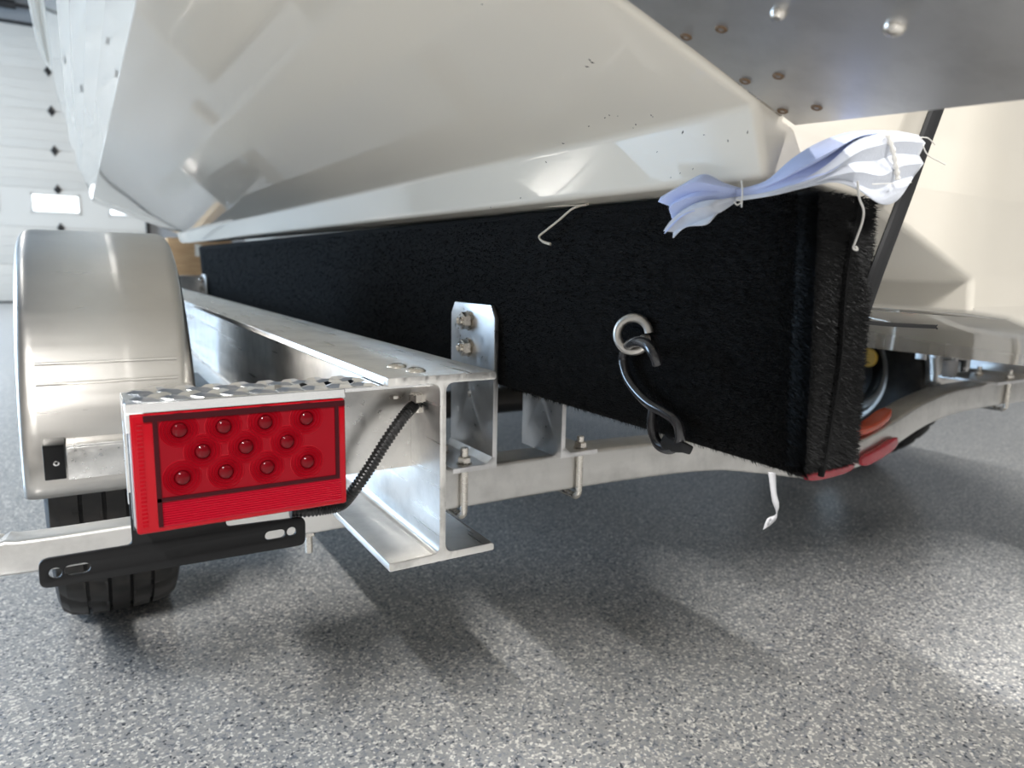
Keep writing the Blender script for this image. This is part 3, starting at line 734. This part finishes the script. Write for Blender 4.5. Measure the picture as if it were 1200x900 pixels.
mb = MB(); mb.tube([W(.12, 1.36, -.293), W(2.0, 1.36, -.293)], .030, 16); mb.build('axle', 'dark_steel', trl)
for x in (bw, 2*XC-bw):
    MB().box(x-.03, x+.03, 1.25, 1.47, -.262+H, -.2335+H+(0 if x < 1 else .038), .003).build('axle_mount', 'dark_steel', trl)
MB().box(.105, .185, 1.20, 1.50, -.2215+H, -.2125+H, .002).build('fender_mount', 'dark_steel', trl)
for s, x in ((1, .12),):
    pass
# red lamps and amber reflector at the middle of the cross member
def id_lamp(pts, material, name, label, d, h):
    P = smooth_path(pts, 4); n_ = len(P); rows = []
    for i, p in enumerate(P):
        t = (P[min(i+1, n_-1)]-P[max(i-1, 0)]).normalized(); up = Vector((-t.z, 0, t.x)); q = (.55, .85)[i] if i < 2 else ((.55, .85)[n_-1-i] if i > n_-3 else 1)
        pr_ = [p+YA*a*q+up*b_*q for a, b_ in rrect(-d/2, d/2, -h/2, h/2, min(d, h)*.3, 3)]; rows.append(pr_+[pr_[0]])
    mb = MB(); mb.loft(rows); k = len(rows[0])-1
    mb.add(rows[0][:-1], [tuple(range(k))]); mb.add(rows[-1][:-1], [tuple(range(k))])
    return mb.build(name, material, trl, label)
id_lamp([W(1.17, CY-.005, -.327), W(1.22, CY-.006, -.316), W(1.275, CY-.006, -.299)], 'red_lens', 'identification_lamp', 'red lamp on the middle of the cross member', .012, .024)
id_lamp([W(1.02, CY-.004, -.335), W(1.08, CY-.004, -.336), W(1.15, CY-.004, -.332)], 'red_lens', 'identification_lamp', 'red lamp at the lowest point of the cross member', .012, .016)
id_lamp([W(1.15, CY+.014, -.276), W(1.22, CY+.014, -.268), W(1.275, CY+.016, -.246)], 'amber', 'amber_lamp', 'amber lens on the top of the cross member', .030, .016)

# ------------------------------------------------------------------ loose things
# tie-down strap in front of the transom
st = smooth_path([W(.585, .296, .235), PY(1105, 132, .295), PY(1070, 226, .295), PY(1035, 322, .2955), W(.478, .32, -.06), W(.50, .60, -.20), W(.47, .70, -.21)], 8)
st = smooth_path([W(.60, .298, .26), PY(1096, 132, .296), PY(1062, 226, .297), PY(1026, 322, .298), PY(1006, 380, .320)], 8)
mb = MB(); mb.tube(st, .0076, 10, flat=.4); tag(mb.build('tie_down_strap', 'strap'), 'black tie-down strap slanting in front of the cream transom', 'strap')
# rag pinched between hull and bunk
rag = thing('rag', PY(868, 228, .335), 'crumpled pale blue and white rag caught between hull and black bunk', 'rag')
XL = .392
def row(pts, x=None, y=None, zig=.0022):
    out = []
    for i, q in enumerate(pts):
        p = PX(q[0], q[1], x) if x is not None else PY(q[0], q[1], y)
        d = (zig if i % 2 else -zig)
        out.append(p+(Vector((-d, 0, 0)) if x is not None else Vector((0, -d, 0))))
    return out
def cr(rows, n=5):
    """catmull-rom refine between rows, keeping the pleats sharp"""
    cols = list(zip(*rows)); cc = [smooth_path(c, n) for c in cols]; return [list(r) for r in zip(*cc)]
L1 = [row([(870, 221), (870, 223), (869, 225), (869, 228), (868, 230), (868, 233)], XL-.006, zig=.0004),
      row([(846, 214), (847, 219), (846, 224), (844, 229), (845, 235), (846, 242)], XL-.024, zig=.0018),
      row([(822, 204), (820, 214), (815, 224), (812, 232), (816, 238), (822, 246)], XL-.036, zig=.0028),
      row([(798, 215), (797, 222), (794, 232), (793, 240), (797, 247), (803, 254)], XL-.040, zig=.003),
      row([(772, 231), (774, 237), (782, 241), (787, 246), (786, 258), (781, 274)], XL-.040, zig=.002)]
mb = MB(); mb.loft(cr(L1)); mb.build('blue_fold', 'cloth_blue', rag, thick=.0007, ang=30)
L2 = [row([(868, 230), (867, 232), (866, 233), (864, 234)], XL-.006, zig=.0004),
      row([(844, 233), (842, 241), (845, 246), (843, 250)], XL-.030, zig=.0025),
      row([(818, 236), (815, 246), (824, 256), (832, 263)], XL-.038, zig=.003),
      row([(798, 246), (792, 256), (803, 265), (806, 266)], XL-.040, zig=.002),
      row([(786, 258), (779, 271), (788, 272), (790, 279)], XL-.040, zig=.001)]
mb = MB(); mb.loft(cr(L2)); mb.build('white_fold', 'cloth_white', rag, thick=.0007, ang=30)
R1_ = [row([(862, 222), (862, 225), (862, 228), (862, 231), (862, 234)], None, .338, .0004),
       row([(900, 212), (900, 216), (900, 220), (900, 224), (900, 228)], None, .315, .0022),
       row([(935, 186), (937, 194), (938, 203), (939, 211), (940, 219)], None, .298, .005),
       row([(968, 166), (968, 177), (970, 188), (972, 197), (974, 206)], None, .290, .0055),
       row([(1002, 154), (1004, 160), (1006, 163), (1008, 167), (1010, 170)], None, .287, .003),
       row([(1040, 153), (1041, 156), (1042, 158), (1043, 160), (1044, 162)], None, .286, .001)]
mb = MB(); mb.loft(cr(R1_)); mb.build('blue_fold', 'cloth_blue', rag, thick=.0007, ang=30)
R2_ = [row([(862, 231), (862, 232), (862, 233), (862, 234), (862, 235), (862, 236)], None, .336, .0003),
       row([(905, 224), (905, 225), (905, 226), (905, 227), (905, 228), (905, 229)], None, .311, .0006),
       row([(946, 208), (947, 211), (948, 213), (949, 215), (950, 216), (951, 218)], None, .294, .0008),
       row([(975, 190), (975, 197), (975, 202), (976, 206), (977, 209), (978, 214)], None, .2865, .0014),
       row([(1003, 166), (1003, 178), (1003, 190), (1003, 202), (1003, 213), (1003, 223)], None, .284, .002),
       row([(1030, 155), (1030, 170), (1030, 188), (1030, 206), (1028, 222), (1028, 239)], None, .283, .0022),
       row([(1052, 153), (1053, 166), (1053, 180), (1053, 195), (1052, 212), (1047, 236)], None, .283, .002),
       row([(1079, 158), (1081, 168), (1080, 182), (1079, 192), (1074, 206), (1064, 214)], None, .284, .0018)]
mb = MB(); mb.loft(cr(R2_)); mb.build('white_fold', 'cloth_white', rag, thick=.0007, ang=30)
mb = MB(); mb.tube(smooth_path([PY(1040, 157, .2795), PY(1046, 175, .2785), PY(1050, 195, .2788), PY(1052, 210, .2795)], 8), [.0016+.0004*math.sin(i*1.7) for i in range(25)], 7)
mb.build('frayed_seam', 'thread', rag)
mb = MB(); mb.tube(smooth_path([PY(1005, 212, .281), PY(1007, 232, .281), PY(1012, 246, .2815), PY(1010, 262, .282), PY(1002, 284, .284), PY(1000, 291, .285), PY(1005, 293, .285), PY(1003, 289, .285)], 6), .0007, 6)
mb.build('loose_thread', 'thread', rag)
for pts, r in (([PY(1079, 161, .283), PY(1086, 180, .282), PY(1100, 189, .282), PY(1108, 193, .282)], .0004),
               ([PY(1079, 161, .283), PY(1088, 162, .282), PY(1096, 170, .282)], .0004),
               ([PY(869, 212, .322), PY(870, 225, .320), PY(869, 243, .320)], .0005),
               ([PY(862, 234, .322), PY(869, 236, .32), PY(864, 240, .32), PY(860, 236, .321)], .0005),
               ([PY(1022, 216, .280), PY(1045, 215, .279), PY(1068, 214, .280)], .0003)):
    MB().tube(smooth_path(pts, 6), r, 5).build('loose_thread', 'thread', rag)
# frayed cord end caught under the hull edge
mb = MB(); mb.tube(smooth_path([PX(690, 239, .405), PX(672, 244, .398), PX(655, 258, .396), PX(640, 270, .395), PX(632, 277, .394), PX(636, 283, .394), PX(645, 286, .395)], 6), [.0011]*30+[.0014]*7, 8)
mb.tube([PX(638, 242, .403), PX(688, 240, .403)], .0007, 6)
tag(mb.build('cord_end', 'cord'), 'short cream cord end sticking out above the bunk, below the hull edge', 'cord')
# paper tag hanging below the bunk corner
def tagrow(a, c, y): return [PY(*a, y), PY((a[0]+c[0])/2, (a[1]+c[1])/2, y-.0006), PY(*c, y)]
tg = thing('paper_tag', PY(905, 563, .305), 'narrow white paper tag dangling below the black bunk corner', 'tag')
mb = MB(); mb.loft(cr([tagrow((900, 553), (909, 554), .310), tagrow((903, 575), (910, 577), .307), tagrow((905, 588), (913, 592), .306), tagrow((909, 602), (911, 601), .307), tagrow((899, 608), (910, 608), .306), tagrow((894, 621), (902, 616), .306)], 5))
mb.build('paper_strip', 'paper', tg, thick=.0002)
tc = bpy.data.curves.new('tag_digits', 'FONT'); tc.body = '22'; tc.size = .0026; tc.extrude = .00005
for nm, (u, v) in (('printed_mark', (899.5, 616.5)), ('printed_mark', (901.5, 611.5))):
    p = PY(u, v, .3045); t_ = bpy.data.objects.new('tmp', tc); C.objects.link(t_)
    me = bpy.data.meshes.new_from_object(t_.evaluated_get(bpy.context.evaluated_depsgraph_get())); bpy.data.objects.remove(t_)
    me.materials.append(M['ink']); o = bpy.data.objects.new(nm, me); C.objects.link(o); o.parent = tg; o.location = p-wl(tg); o.rotation_euler = (PI/2, -.5, 0)
# black cord end in front of the keel
p0 = [PY(1008, 377, .345), PY(1040, 380, .345), PY(1075, 382, .345), PY(1096, 383, .345)]
mb = MB(); sp_ = smooth_path(p0, 6); mb.tube(sp_, .0018, 8, flat=.7); e = sp_[-1]
for d in ((.003, 0, .0015), (.0035, 0, -.0015), (.002, -.001, -.002)): mb.tube([e-Vector((.001, 0, 0)), e+Vector(d)], .0006, 5)
tag(mb.build('black_cord_end', 'strap'), 'black frayed cord end lying level in front of the cream keel right of the bunk', 'cord')
